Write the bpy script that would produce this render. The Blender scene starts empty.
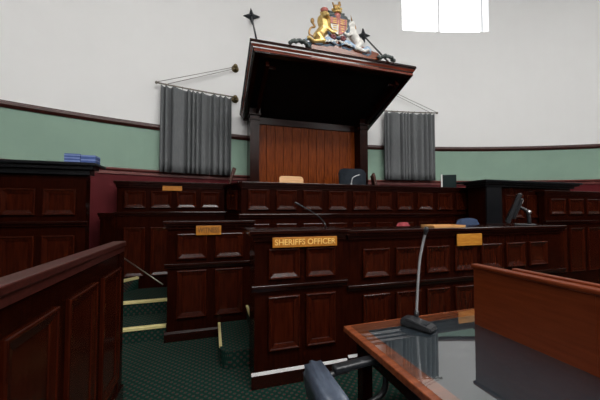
import bpy, bmesh, math, random
from mathutils import Vector, Matrix
random.seed(4)
S = bpy.context.scene
C = S.collection
PI = math.pi

# ------------------------------------------------------------------ materials
def principled(name, col, rough=.5, spec=.5, metal=0.0, coat=0.0, emit=None, estr=0.0):
    m = bpy.data.materials.new(name); m.use_nodes = True
    b = m.node_tree.nodes['Principled BSDF']
    b.inputs['Base Color'].default_value = (*col, 1)
    b.inputs['Roughness'].default_value = rough
    b.inputs['Specular IOR Level'].default_value = spec
    b.inputs['Metallic'].default_value = metal
    b.inputs['Coat Weight'].default_value = coat
    b.inputs['Coat Roughness'].default_value = .08
    if emit:
        b.inputs['Emission Color'].default_value = (*emit, 1)
        b.inputs['Emission Strength'].default_value = estr
    return m

def noise_mix(m, c1, c2, scale=(1, 1, 1), nscale=6.0, detail=4.0, bump=0.0, lo=.35, hi=.68):
    nt = m.node_tree; N = nt.nodes; L = nt.links
    b = N['Principled BSDF']
    tc = N.new('ShaderNodeTexCoord'); mp = N.new('ShaderNodeMapping')
    mp.inputs['Scale'].default_value = scale
    nz = N.new('ShaderNodeTexNoise'); nz.inputs['Scale'].default_value = nscale
    nz.inputs['Detail'].default_value = detail
    cr = N.new('ShaderNodeValToRGB')
    cr.color_ramp.elements[0].position = lo; cr.color_ramp.elements[0].color = (*c1, 1)
    cr.color_ramp.elements[1].position = hi; cr.color_ramp.elements[1].color = (*c2, 1)
    L.new(tc.outputs['Object'], mp.inputs['Vector']); L.new(mp.outputs['Vector'], nz.inputs['Vector'])
    L.new(nz.outputs['Fac'], cr.inputs['Fac']); L.new(cr.outputs['Color'], b.inputs['Base Color'])
    if bump:
        bp = N.new('ShaderNodeBump'); bp.inputs['Strength'].default_value = bump
        bp.inputs['Distance'].default_value = .01
        L.new(nz.outputs['Fac'], bp.inputs['Height']); L.new(bp.outputs['Normal'], b.inputs['Normal'])
    return m

def wood(name, c1, c2, rough=.28, spec=.4, coat=0.0, vertical=True, nscale=5):
    m = principled(name, c1, rough, spec, coat=coat)
    return noise_mix(m, c1, c2, (9, 9, .8) if vertical is True else ((9, .8, 9) if vertical == 'y' else (.8, 9, 9)), nscale)

M = {}
M['mahogany'] = wood('dark_mahogany', (.0095, .0014, .0006), (.020, .0031, .0010), .22, .09)
M['mahogany_rail'] = wood('dark_mahogany_rail', (.0105, .0019, .0011), (.018, .0034, .0017), .18, .30, coat=.35, vertical=False)
M['panel_wood'] = wood('mahogany_panel', (.020, .0028, .0009), (.040, .0060, .0017), .2, .26)
M['red_board'] = wood('red_brown_boards', (.09, .015, .0022), (.22, .048, .0075), .35, .06)
M['table_wood'] = wood('table_red_wood', (.14, .034, .0125), (.24, .062, .023), .22, .4, vertical=False)
M['divider_wood'] = wood('stained_oak', (.115, .0195, .0048), (.150, .029, .0075), .36, .16, vertical='y')
M['pale_wood'] = wood('pale_wood', (.55, .27, .09), (.68, .37, .15), .4, .4, vertical=False)
M['brown_wood'] = wood('brown_chair_wood', (.045, .012, .007), (.075, .02, .011), .35)
M['brass_plate'] = noise_mix(principled('yellow_plate', (.6, .3, .04), .42, .4), (.36, .125, .011), (.45, .17, .017), (4, 4, 8), 8)
M['orange_plate'] = noise_mix(principled('orange_plate', (.5, .2, .03), .42, .4), (.38, .14, .014), (.5, .22, .03), (2, 2, 14), 6)
M['letter'] = principled('dark_lettering', (.10, .045, .01), .6)
M['letter_pale'] = principled('pale_lettering', (.80, .50, .14), .5)
M['white_paint'] = noise_mix(principled('white_wall_paint', (.78, .775, .76), .75, .2), (.775, .77, .765), (.785, .78, .775), (1, 1, 1), 3)
M['green_paint'] = noise_mix(principled('green_wall_paint', (.15, .27, .195), .6, .25), (.225, .335, .265), (.24, .355, .28), (1, 1, 1), 2)
M['red_paint'] = noise_mix(principled('red_wall_paint', (.12, .010, .014), .6, .15), (.080, .0065, .009), (.098, .0085, .0115), (1, 1, 1), 2)
M['ceiling_paint'] = noise_mix(principled('ceiling_paint', (.8, .8, .79), .8, .2), (.78, .78, .77), (.82, .82, .81), (1, 1, 1), 3)
M['rail_wood'] = wood('rail_wood', (.035, .008, .006), (.07, .016, .012), .35, .4, vertical=False)
M['chair_rail'] = wood('chair_rail_wood', (.12, .028, .024), (.18, .048, .04), .35, .4, vertical=False)
M['curtain'] = noise_mix(principled('grey_curtain_cloth', (.09, .094, .10), .9, .15), (.125, .131, .135), (.155, .161, .165), (30, 30, 3), 4)
M['brass'] = principled('aged_brass', (.22, .17, .085), .4, .5, metal=1)
M['rod_metal'] = principled('dull_rod_metal', (.20, .18, .15), .4, .5, metal=.9)
M['iron'] = noise_mix(principled('dark_iron', (.02, .023, .028), .5, .5, metal=.4), (.016, .019, .023), (.03, .034, .04), (1, 1, 1), 20)
M['steel'] = principled('brushed_steel', (.55, .55, .56), .28, .5, metal=1)
M['black_plastic'] = noise_mix(principled('black_plastic', (.012, .013, .015), .35, .5), (.010, .011, .013), (.018, .019, .022), (1, 1, 1), 30)
M['black_fabric'] = noise_mix(principled('black_fabric', (.012, .016, .022), .8, .2), (.010, .014, .02), (.02, .025, .033), (1, 1, 1), 60)
M['grey_vinyl'] = noise_mix(principled('blue_grey_vinyl', (.05, .065, .095), .42, .5), (.042, .055, .082), (.06, .076, .108), (1, 1, 1), 25, bump=.08)
M['navy_leather'] = noise_mix(principled('navy_leather', (.012, .018, .028), .5, .4), (.013, .020, .030), (.019, .028, .039), (1, 1, 1), 40)
M['blue_cloth'] = noise_mix(principled('blue_chair_cloth', (.03, .05, .10), .8, .2), (.028, .045, .09), (.04, .062, .12), (1, 1, 1), 60)
M['red_cloth'] = noise_mix(principled('red_chair_cloth', (.30, .05, .06), .8, .2), (.26, .042, .052), (.36, .065, .075), (1, 1, 1), 60)
M['blue_box'] = noise_mix(principled('blue_card', (.05, .09, .26), .5, .3), (.045, .08, .24), (.06, .105, .30), (1, 1, 1), 10)
M['pale_blue'] = noise_mix(principled('pale_blue_card', (.18, .25, .5), .5, .3), (.16, .23, .46), (.22, .29, .55), (1, 1, 1), 10)
M['off_white'] = principled('off_white_plastic', (.7, .7, .68), .4)
M['screen'] = principled('dark_screen', (.012, .022, .022), .15, .5)
M['gold'] = noise_mix(principled('gold_leaf', (.72, .48, .16), .32, .5, metal=.6), (.60, .38, .10), (.85, .62, .26), (1, 1, 1), 25)
M['old_gold'] = principled('dull_gold', (.35, .20, .07), .4, .5, metal=.5)
M['arms_white'] = noise_mix(principled('white_enamel', (.72, .70, .66), .4, .4), (.62, .6, .56), (.8, .78, .74), (1, 1, 1), 25)
M['arms_red'] = principled('red_enamel', (.50, .06, .05), .35)
M['arms_pink'] = principled('faded_red_enamel', (.42, .13, .11), .45)
M['arms_darkred'] = principled('dark_red_enamel', (.14, .02, .025), .4)
M['arms_blue'] = noise_mix(principled('slate_blue_enamel', (.06, .10, .15), .4, .4), (.04, .07, .10), (.09, .14, .2), (1, 1, 1), 30)
M['arms_pale_blue'] = noise_mix(principled('pale_blue_enamel', (.34, .47, .62), .45, .4), (.28, .40, .54), (.42, .54, .68), (1, 1, 1), 30)
M['arms_dark'] = noise_mix(principled('grey_green_enamel', (.06, .075, .07), .4, .4), (.04, .052, .05), (.10, .115, .11), (1, 1, 1), 40)
M['nosing'] = noise_mix(principled('brass_nosing', (.72, .60, .26), .35, .5, metal=.35), (.80, .68, .30), (.92, .80, .40), (1, 1, 1), 8)
M['window_light'] = principled('daylit_pane', (1, 1, 1), .5, emit=(.93, .96, 1.0), estr=2.6)
M['added_roof_glow'] = principled('added_roof_light', (1, 1, 1), .5, emit=(1.0, .99, .97), estr=19.0)  # glow of the added roof opening, lights the room from above
M['window_day'] = principled('daylit_tall_pane', (1, 1, 1), .5, emit=(1.0, .99, .97), estr=10.0)
M['window_paint'] = noise_mix(principled('window_paint', (.8, .8, .8), .5, .3), (.78, .78, .78), (.83, .83, .83), (1, 1, 1), 4)

def glass_mat():
    m = bpy.data.materials.new('plate_glass'); m.use_nodes = True
    nt = m.node_tree; N = nt.nodes; L = nt.links; N.clear()
    o = N.new('ShaderNodeOutputMaterial'); mx = N.new('ShaderNodeMixShader')
    t = N.new('ShaderNodeBsdfTransparent'); t.inputs['Color'].default_value = (.96, .98, .97, 1)
    g = N.new('ShaderNodeBsdfGlossy'); g.inputs['Roughness'].default_value = .02
    f = N.new('ShaderNodeLayerWeight'); f.inputs['Blend'].default_value = .5
    r = N.new('ShaderNodeMapRange'); r.inputs['To Min'].default_value = .04; r.inputs['To Max'].default_value = .62
    L.new(f.outputs['Facing'], r.inputs['Value'])
    L.new(r.outputs[0], mx.inputs[0]); L.new(t.outputs[0], mx.inputs[1]); L.new(g.outputs[0], mx.inputs[2])
    L.new(mx.outputs[0], o.inputs[0]); return m
def clear_mat():
    m = bpy.data.materials.new('clear_glass_underside'); m.use_nodes = True
    nt = m.node_tree; N = nt.nodes; L = nt.links; N.clear()
    o = N.new('ShaderNodeOutputMaterial'); t = N.new('ShaderNodeBsdfTransparent'); t.inputs['Color'].default_value = (.97, .99, .98, 1)
    L.new(t.outputs[0], o.inputs[0]); return m
M['clear'] = clear_mat()
M['glass'] = glass_mat()
M['ebony'] = noise_mix(principled('ebonised_wood', (.006, .0065, .008), .3, .3), (.005, .0055, .007), (.008, .0085, .010), (1, 1, 1), 10)
M['fascia_wood'] = wood('polished_red_moulding', (.10, .018, .010), (.17, .034, .018), .18, .6, coat=.8, vertical=False)
M['mic_grey'] = principled('grey_mic_metal', (.30, .30, .31), .35, .6, metal=.3)
M['soffit_black'] = noise_mix(principled('black_soffit', (.004, .0045, .005), .6, .1), (.0035, .004, .0045), (.006, .006, .0065), (1, 1, 1), 4)  # even near-black colour of the canopy underside

def carpet_mat():
    m = principled('green_patterned_carpet', (.01, .03, .02), .95, .05)
    nt = m.node_tree; N = nt.nodes; L = nt.links; b = N['Principled BSDF']
    tc = N.new('ShaderNodeTexCoord'); mp = N.new('ShaderNodeMapping')
    mp.inputs['Rotation'].default_value = (0, 0, PI/4); mp.inputs['Scale'].default_value = (22, 22, 22)
    ge = N.new('ShaderNodeNewGeometry'); na = N.new('ShaderNodeVectorMath'); na.operation = 'ABSOLUTE'
    L.new(ge.outputs['Normal'], na.inputs[0])
    s0 = N.new('ShaderNodeSeparateXYZ'); L.new(tc.outputs['Object'], s0.inputs[0])
    vm = N.new('ShaderNodeVectorMath'); vm.operation = 'MULTIPLY_ADD'
    cz = N.new('ShaderNodeCombineXYZ'); L.new(s0.outputs[2], cz.inputs[0]); L.new(s0.outputs[2], cz.inputs[1])
    L.new(na.outputs[0], vm.inputs[0]); L.new(cz.outputs[0], vm.inputs[1]); L.new(tc.outputs['Object'], vm.inputs[2])
    L.new(vm.outputs[0], mp.inputs['Vector'])
    sx = N.new('ShaderNodeSeparateXYZ'); L.new(mp.outputs[0], sx.inputs[0])
    def mth(op, a, bb=None):
        n = N.new('ShaderNodeMath'); n.operation = op
        for i, v in enumerate((a, bb)):
            if v is None: continue
            if isinstance(v, (int, float)): n.inputs[i].default_value = v
            else: L.new(v, n.inputs[i])
        return n.outputs[0]
    u = mth('PINGPONG', sx.outputs[0], .5); v = mth('PINGPONG', sx.outputs[1], .5)
    mn = mth('MINIMUM', u, v)
    mx = mth('ADD', mth('MULTIPLY', mth('SUBTRACT', u, .5), mth('SUBTRACT', u, .5)), mth('MULTIPLY', mth('SUBTRACT', v, .5), mth('SUBTRACT', v, .5)))
    line = mth('LESS_THAN', mx, .11)
    du = mth('SUBTRACT', u, .5); dv = mth('SUBTRACT', v, .5)
    d2 = mth('ADD', mth('MULTIPLY', du, du), mth('MULTIPLY', dv, dv))
    dot = mth('LESS_THAN', d2, .03)
    nz = N.new('ShaderNodeTexNoise'); nz.inputs['Scale'].default_value = 90
    L.new(tc.outputs['Object'], nz.inputs['Vector'])
    cr = N.new('ShaderNodeValToRGB')
    cr.color_ramp.elements[0].color = (.004, .015, .011, 1); cr.color_ramp.elements[1].color = (.008, .029, .021, 1)
    L.new(nz.outputs['Fac'], cr.inputs['Fac'])
    m1 = N.new('ShaderNodeMix'); m1.data_type = 'RGBA'
    L.new(line, m1.inputs[0]); L.new(cr.outputs[0], m1.inputs[6]); m1.inputs[7].default_value = (.018, .046, .035, 1)
    m2 = N.new('ShaderNodeMix'); m2.data_type = 'RGBA'
    L.new(dot, m2.inputs[0]); L.new(m1.outputs[2], m2.inputs[6]); m2.inputs[7].default_value = (.085, .014, .018, 1)
    L.new(m2.outputs[2], b.inputs['Base Color'])
    return m
M['carpet'] = carpet_mat()

# ------------------------------------------------------------------ mesh helpers
def box(bm, x0, x1, y0, y1, z0, z1, bev=0.0):
    r = bmesh.ops.create_cube(bm, size=1)
    for v in r['verts']:
        v.co = Vector((x0 + (v.co.x+.5)*(x1-x0), y0 + (v.co.y+.5)*(y1-y0), z0 + (v.co.z+.5)*(z1-z0)))
    if bev:
        es = list({e for v in r['verts'] for e in v.link_edges})
        bmesh.ops.bevel(bm, geom=es, offset=bev, segments=2, affect='EDGES', profile=.5)

def B(*a, **k):
    bm = bmesh.new(); box(bm, *a, **k); return bm

def tube(bm, pts, rad, n=10, cap=True):
    pts = [Vector(p) for p in pts]
    rads = rad if isinstance(rad, (list, tuple)) else [rad]*len(pts)
    rings = []; up = None
    for i, p in enumerate(pts):
        t = (pts[min(i+1, len(pts)-1)] - pts[max(i-1, 0)]).normalized()
        if up is None:
            up = Vector((0, 0, 1)) if abs(t.z) < .9 else Vector((1, 0, 0))
        s = t.cross(up).normalized(); u2 = s.cross(t).normalized(); up = u2
        rings.append([bm.verts.new(p + (s*math.cos(2*PI*k/n) + u2*math.sin(2*PI*k/n))*rads[i]) for k in range(n)])
    for a, b in zip(rings, rings[1:]):
        for k in range(n):
            bm.faces.new((a[k], a[(k+1) % n], b[(k+1) % n], b[k]))
    if cap:
        bm.faces.new(rings[0][::-1]); bm.faces.new(rings[-1])

def smooth_path(pts, n=8):
    pts = [Vector(p) for p in pts]; out = []
    P = [pts[0]*2-pts[1]] + pts + [pts[-1]*2-pts[-2]]
    for i in range(1, len(P)-2):
        for k in range(n):
            t = k/n; a, b, c, d = P[i-1], P[i], P[i+1], P[i+2]
            out.append(.5*((2*b) + (c-a)*t + (2*a-5*b+4*c-d)*t*t + (3*b-a-3*c+d)*t**3))
    out.append(pts[-1]); return out

def ell(bm, c, r, rot=None, seg=16):
    m = Matrix.Translation(c)
    if rot is not None: m = m @ rot
    m = m @ Matrix.Diagonal((*r, 1))
    bmesh.ops.create_uvsphere(bm, u_segments=seg, v_segments=max(8, seg//2), radius=1, matrix=m)

def capsule(bm, a, ra, b, rb, n=10):
    a = Vector(a); b = Vector(b)
    tube(bm, [a, a.lerp(b, .5), b], [ra, (ra+rb)/2, rb], n)
    ell(bm, a, (ra,)*3, seg=12); ell(bm, b, (rb,)*3, seg=12)

def lathe(bm, prof, c=(0, 0, 0), n=20):
    rings = []
    for r, z in prof:
        rings.append([bm.verts.new((c[0]+r*math.cos(2*PI*k/n), c[1]+r*math.sin(2*PI*k/n), c[2]+z)) for k in range(n)])
    for a, b in zip(rings, rings[1:]):
        for k in range(n): bm.faces.new((a[k], a[(k+1) % n], b[(k+1) % n], b[k]))
    bm.faces.new(rings[0][::-1]); bm.faces.new(rings[-1])

def prism(bm, poly, h0, h1, axis='z'):
    """extrude a polygon; axis z: poly is (x,y); axis y: poly is (x,z) ; axis x: poly is (y,z)"""
    def P(a, b, h):
        return (a, b, h) if axis == 'z' else ((a, h, b) if axis == 'y' else (h, a, b))
    lo = [bm.verts.new(P(a, b, h0)) for a, b in poly]; hi = [bm.verts.new(P(a, b, h1)) for a, b in poly]
    n = len(poly)
    bm.faces.new(lo[::-1]); bm.faces.new(hi)
    for k in range(n): bm.faces.new((lo[k], lo[(k+1) % n], hi[(k+1) % n], hi[k]))

def obj(name, bm, mat, parent=None, smooth=False, mats=None, xf=None):
    if xf is not None: bmesh.ops.transform(bm, matrix=xf, verts=bm.verts)
    bmesh.ops.recalc_face_normals(bm, faces=bm.faces)
    me = bpy.data.meshes.new(name); bm.to_mesh(me); bm.free()
    for mm in (mats or [mat]): me.materials.append(M[mm])
    if smooth:
        for p in me.polygons: p.use_smooth = True
    o = bpy.data.objects.new(name, me); C.objects.link(o)
    if parent: o.parent = parent
    return o

def tag(o, label, cat=None, group=None):
    o['label'] = label
    if cat: o['category'] = cat
    if group: o['group'] = group
    return o

def thing(name, label, cat, loc=(0, 0, 0), rz=0, group=None):
    o = bpy.data.objects.new(name, None); C.objects.link(o)
    o.location = loc; o.rotation_euler = (0, 0, rz); o.empty_display_size = .1
    return tag(o, label, cat, group)

def struct(o):
    o['kind'] = 'structure'; return o

def remesh(o, vox=.012, smooth=2):
    md = o.modifiers.new('remesh', 'REMESH'); md.mode = 'VOXEL'; md.voxel_size = vox; md.use_smooth_shade = True
    if smooth:
        s = o.modifiers.new('smooth', 'SMOOTH'); s.iterations = smooth; s.factor = .5
    return o

# ------------------------------------------------------------------ room shell
CX, CY, RR = 2.13, -6.10, 11.90
def wy(x, r=RR): return CY + math.sqrt(r*r - (x-CX)**2)
def ang(x): return math.atan2(x-CX, wy(x)-CY)       # angle from +Y
def wp(a, z, r=RR): return (CX + r*math.sin(a), CY + r*math.cos(a), z)
ZC = 7.6; Z1 = 2.16; Z2 = 2.9
A0, A1 = ang(-7.5), ang(11.75)
WA0, WA1, WZ0, WZ1 = None, None, 5.68, 7.1
def arc_hit(px):       # angle on the wall of the plan ray through a picture column of the calibrated camera
    x = (px-300)/290; yaw = math.radians(16.9)
    dx = x*math.cos(yaw)+math.sin(yaw); dy = -x*math.sin(yaw)+math.cos(yaw)
    a = dx*dx+dy*dy; b = -2*(dx*CX+dy*CY); c = CX*CX+CY*CY-RR*RR
    t = (-b+math.sqrt(b*b-4*a*c))/(2*a)
    return math.atan2(dx*t-CX, dy*t-CY)
WA0, WA1 = arc_hit(404.5), arc_hit(493)

bm = bmesh.new()
angs = sorted(set([A0 + (A1-A0)*i/110 for i in range(111)] + [WA0, WA1]))
zs = [0, .8, Z1, Z2, 4.2, WZ0, WZ1, ZC]
grid = [[bm.verts.new(wp(a, z)) for z in zs] for a in angs]
for i in range(len(angs)-1):
    for j in range(len(zs)-1):
        am = (angs[i]+angs[i+1])/2
        if WA0 < am < WA1 and zs[j] == WZ0: continue
        f = bm.faces.new((grid[i][j], grid[i+1][j], grid[i+1][j+1], grid[i][j+1]))
        f.material_index = 2 if zs[j+1] <= Z1 else (1 if zs[j+1] <= Z2 else 0)
o = obj('wall_back', bm, None, smooth=False, mats=['white_paint', 'green_paint', 'red_paint']); struct(o)

def arc_strip(name, z0, z1, d, mat, a0=A0, a1=A1, prof=None):
    bm = bmesh.new(); n = 120
    prof = prof or [(0, z0), (d, z0), (d, z1), (0, z1)]
    rows = []
    for i in range(n+1):
        a = a0+(a1-a0)*i/n
        rows.append([bm.verts.new(wp(a, z, RR-.002-dd)) for dd, z in prof])
    k = len(prof)
    for r, s in zip(rows, rows[1:]):
        for j in range(k): bm.faces.new((r[j], r[(j+1) % k], s[(j+1) % k], s[j]))
    bm.faces.new(rows[0]); bm.faces.new(rows[-1][::-1])
    return struct(obj(name, bm, mat))
arc_strip('trim_1', 0, 0, 0, 'rail_wood', prof=[(0, 2.865), (.02, 2.865), (.035, 2.885), (.05, 2.90), (.05, 2.93), (.03, 2.94), (.03, 2.955), (0, 2.955)])
arc_strip('trim_2', 0, 0, 0, 'chair_rail', prof=[(0, 2.075), (.02, 2.075), (.02, 2.12), (.045, 2.135), (.055, 2.15), (.055, 2.17), (0, 2.18)])
arc_strip('baseboard_back', 0, .2, .03, 'rail_wood')

# window high in the back wall: reveal, frame, daylit pane
bm = bmesh.new(); d = .35
for a, b2 in ((WA0, WA1),):
    n = 12
    for z in (WZ0, WZ1):
        v = [[bm.verts.new(wp(a+(b2-a)*i/n, z, RR+q)) for q in (0, d)] for i in range(n+1)]
        for p, q in zip(v, v[1:]): bm.faces.new((p[0], p[1], q[1], q[0]))
    for aa in (a, b2):
        v = [bm.verts.new(wp(aa, z, RR+q)) for z, q in ((WZ0, 0), (WZ0, d), (WZ1, d), (WZ1, 0))]
        bm.faces.new(v)
wroot = struct(obj('window_1', bm, 'window_paint'))
bm = bmesh.new()
v = [[bm.verts.new(wp(WA0+(WA1-WA0)*i/12, z, RR+d-.02)) for z in (WZ0, WZ1)] for i in range(13)]
for p, q in zip(v, v[1:]): bm.faces.new((p[0], p[1], q[1], q[0]))
obj('pane', bm, 'window_light', wroot)
bm = bmesh.new()
for i in (0, 6, 12):
    a = WA0+(WA1-WA0)*i/12; c = Vector(wp(a, 0, RR+d-.05))
    box(bm, c.x-.03, c.x+.03, c.y-.03, c.y+.03, WZ0, WZ1)
obj('window_frame', bm, 'window_paint', wroot)

XL, XR, YR = -7.5, 11.75, -5.5
struct(obj('floor', B(XL-.1, XR+.1, YR-.1, 6.0, -.1, 0), 'carpet'))
SX0, SX1, SY0, SY1 = -1.5, 5.5, -2.6, -.6
bm = bmesh.new()
box(bm, XL-.1, XR+.1, YR-.1, SY0, ZC, ZC+.1); box(bm, XL-.1, XR+.1, SY1, 6.2, ZC, ZC+.1)
box(bm, XL-.1, SX0, SY0, SY1, ZC, ZC+.1); box(bm, SX1, XR+.1, SY0, SY1, ZC, ZC+.1)
struct(obj('ceiling', bm, 'ceiling_paint'))
bm = bmesh.new()
for k in range(8):
    x = SX0+(SX1-SX0)*k/7; box(bm, x-.04, x+.04, SY0, SY1, ZC+.02, ZC+.1)
sky = struct(obj('window_2', bm, 'window_paint'))  # out-of-view skylight, added to bring in steeper light
bm = bmesh.new(); bm.faces.new([bm.verts.new(q) for q in ((SX0, SY0, ZC+.09), (SX1, SY0, ZC+.09), (SX1, SY1, ZC+.09), (SX0, SY1, ZC+.09))])
obj('pane', bm, 'added_roof_glow', sky)

def flat_wall(name, axis, pos, lo, hi, wins, outward):
    """plain wall with tall window openings; dark panelling below 3.6 m, white plaster above"""
    bm = bmesh.new()
    us = sorted({lo, hi, *[w for a in wins for w in a[:2]]}); zz = sorted({0, 3.6, ZC, *[w for a in wins for w in a[2:]]})
    def P(u, z): return (u, pos, z) if axis == 'y' else (pos, u, z)
    for a, b in zip(us, us[1:]):
        for c, d2 in zip(zz, zz[1:]):
            if any(w[0] <= a and b <= w[1] and w[2] <= c and d2 <= w[3] for w in wins): continue
            f = bm.faces.new([bm.verts.new(P(*q)) for q in ((a, c), (b, c), (b, d2), (a, d2))])
            f.material_index = 1 if d2 <= 3.6 else 0
    bmesh.ops.remove_doubles(bm, verts=bm.verts, dist=1e-5)
    return struct(obj(name, bm, None, mats=['white_paint', 'mahogany']))
wn = 3
def wall_window(axis, pos, w, outward):
    global wn
    a, b, z0, z1 = w; bm = bmesh.new(); dd = .3*outward
    def bx2(u0, u1, v0, v1, c, d2):
        v0, v1 = sorted((v0, v1))
        if axis == 'y': box(bm, u0, u1, v0, v1, c, d2)
        else: box(bm, v0, v1, u0, u1, c, d2)
    t = .07
    bx2(a, a+t, pos, pos+dd, z0, z1); bx2(b-t, b, pos, pos+dd, z0, z1)
    bx2(a+t, b-t, pos, pos+dd, z0, z0+t); bx2(a+t, b-t, pos, pos+dd, z1-t, z1)
    bx2((a+b)/2-.03, (a+b)/2+.03, pos+dd*.6, pos+dd*.9, z0+t, z1-t)
    for k in (1, 2, 3):
        z = z0+(z1-z0)*k/4; bx2(a+t, b-t, pos+dd*.6, pos+dd*.9, z-.025, z+.025)
    f = struct(obj('window_%d' % wn, bm, 'window_paint')); wn += 1
    bm = bmesh.new()
    def P(u, z): return (u, pos+dd, z) if axis == 'y' else (pos+dd, u, z)
    bm.faces.new([bm.verts.new(P(*q)) for q in ((a, z0), (b, z0), (b, z1), (a, z1))])
    obj('pane', bm, 'window_day', f)
rw = [(-3.6, -1.6, 4.7, 7.2), (1.1, 3.1, 4.7, 7.2), (5.9, 7.9, 4.7, 7.2)]
flat_wall('wall_rear', 'y', YR, XL, XR, rw, -1)
for w in rw: wall_window('y', YR, w, -1)
lw = []
flat_wall('wall_left', 'x', XL, YR, wy(XL), lw, -1)
rw2 = [(-4.4, -2.8, 4.7, 7.2)]
flat_wall('wall_right', 'x', XR, YR, wy(XR), rw2, 1)
for w in rw2: wall_window('x', XR, w, 1)

# raised floor behind the benches
bm = bmesh.new()
poly = [(-1.3, 4.99)] + [(-1.3+i*(6.0+1.3)/30, wy(-1.3+i*(6.0+1.3)/30)-.005) for i in range(31)] + [(6.0, 4.3), (.6, 4.3), (.4, 4.99)]
prism(bm, poly, 0, .95)
struct(obj('dais_floor', bm, 'carpet'))

# ------------------------------------------------------------------ joinery
def panel_bm(x0, x1, z0, z1, y=0.0):
    """bolection-moulded panel standing on a face whose front is at local y, facing -Y"""
    w = x1-x0; k = min(1.0, min(w, z1-z0)/.3)
    prof = [(0, 0), (0, .020), (.004, .026), (.010, .029), (.016, .028), (.021, .022), (.058*k, .0105), (.060*k, .004), (.066*k, .004)]
    bm = bmesh.new(); rings = []
    for ins, dep in prof:
        rings.append([bm.verts.new((px, y-dep, pz)) for px, pz in ((x0+ins, z0+ins), (x1-ins, z0+ins), (x1-ins, z1-ins), (x0+ins, z1-ins))])
    for a, b in zip(rings, rings[1:]):
        for j in range(4): bm.faces.new((a[j], a[(j+1) % 4], b[(j+1) % 4], b[j]))
    bm.faces.new(rings[-1]); bm.faces.new(rings[0][::-1])
    return bm

def moulded_cap(bm, x0, x1, y0, y1, zt, th=.035, cove=.06, over=.05):
    """top board with an overhang and a cove below; x0..x1, y0..y1 is the carcase"""
    box(bm, x0-over, x1+over, y0-over, y1+over, zt-th, zt, bev=.006)
    box(bm, x0-over*.72, x1+over*.72, y0-over*.72, y1, zt-th-cove*.4, zt-th+.001)
    box(bm, x0-over*.36, x1+over*.36, y0-over*.36, y1, zt-th-cove, zt-th-cove*.4+.001)

def ledge_bm(x0, x1, y0, z, d=.04):
    bm = bmesh.new()
    box(bm, x0, x1, y0-d, y0+.01, z-.016, z+.012, bev=.004)
    box(bm, x0, x1, y0-d*.5, y0+.01, z-.045, z-.015)
    return bm

def bench(root, x0, x1, zt, depth, rows, ledges=(), plinth=.13, z0=0.0, left=True, right=True, over=.05, capd=None, cove=.06, rail='mahogany_rail'):
    """root-local: front face y=0 facing -Y, carcase boards .06 thick; rows = [(zlo, zhi, [(xa, xb), ...])]"""
    bm = bmesh.new()
    box(bm, x0, x1, 0, .06, z0, zt-.03)
    if left: box(bm, x0, x0+.05, .06, depth, z0, zt-.03)
    if right: box(bm, x1-.05, x1, .06, depth, z0, zt-.03)
    obj('carcass', bm, 'mahogany', root)
    bm = bmesh.new(); moulded_cap(bm, x0, x1, 0, capd or depth, zt, over=over, cove=cove)
    obj('top_rail', bm, rail, root)
    for z in ledges: obj('ledge', ledge_bm(x0-.03, x1+.03, 0, z), 'mahogany_rail', root)
    if plinth:
        bm = bmesh.new()
        box(bm, x0-.025, x1+.025, -.028, .01, z0, z0+plinth-.02)
        prism(bm, [(-.028, z0+plinth-.021), (-.008, z0+plinth), (.01, z0+plinth), (.01, z0+plinth-.021)], x0-.025, x1+.025, 'x')
        obj('plinth', bm, 'mahogany_rail', root)
    for zl, zh, xs in rows:
        for xa, xb in xs: obj('panel', panel_bm(xa, xb, zl, zh), 'panel_wood', root)

def text_mesh(name, body, size, mat, parent, loc, width=None, ext=.002, rz=0):
    cu = bpy.data.curves.new(name, 'FONT'); cu.body = body; cu.size = size; cu.extrude = ext
    cu.align_x = 'CENTER'; cu.align_y = 'CENTER'; cu.offset = size*.012
    t = bpy.data.objects.new(name+'_tmp', cu); C.objects.link(t)
    dg = bpy.context.evaluated_depsgraph_get()
    me = bpy.data.meshes.new_from_object(t.evaluated_get(dg)); bpy.data.objects.remove(t)
    me.materials.clear(); me.materials.append(M[mat])
    xs = [v.co.x for v in me.vertices]; w = max(xs)-min(xs); s = (width/w) if width else 1
    for v in me.vertices: v.co = Vector((v.co.x*s, -v.co.z, v.co.y))
    o = bpy.data.objects.new(name, me); C.objects.link(o); o.parent = parent; o.location = loc; o.rotation_euler = (0, 0, rz)
    return o

def plate(root, x0, x1, z0, z1, y, mat, label, text=None, tmat='letter', tw=.9, ts=None):
    p = obj('nameplate', B(x0, x1, y-.014, y, z0, z1, bev=.003), mat, root); tag(p, label)
    if text:
        text_mesh('lettering', text, ts or (z1-z0)*.78, tmat, p, ((x0+x1)/2, y-.0155, (z0+z1)/2), (x1-x0)*tw)
    return p

def spans(x, n, pitch, w): return [(x+i*pitch, x+i*pitch+w) for i in range(n)]

# judge's bench (front at Y 4.2)
jb = thing('judge_bench', 'long raised dark mahogany judge\'s bench with a row of ten square panels under the canopy', 'bench', (.40, 4.2, 0))
bench(jb, 0, 4.28, 1.905, .42, [(1.50, 1.80, spans(.09, 10, .415, .315)), (.45, 1.30, spans(.09, 10, .415, .315))], (1.43,), left=False)
# canted end of the bench, with one panel
bm = bmesh.new()
L = math.hypot(.19, .70); th = math.atan2(-.70, .19)      # local x runs from the far-left end to the bench corner
ct = bpy.data.objects.new('canted_end', None); C.objects.link(ct); ct.parent = jb
ct.location = (-.19, .70, 0); ct.rotation_euler = (0, 0, th)
bm = bmesh.new(); box(bm, -.05, L, 0, .06, 0, 1.87); moulded_cap(bm, .05, L, 0, .12, 1.905)
obj('canted_board', bm, 'mahogany', ct)
obj('panel', panel_bm(.18, L-.15, 1.50, 1.80), 'panel_wood', ct)
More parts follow.
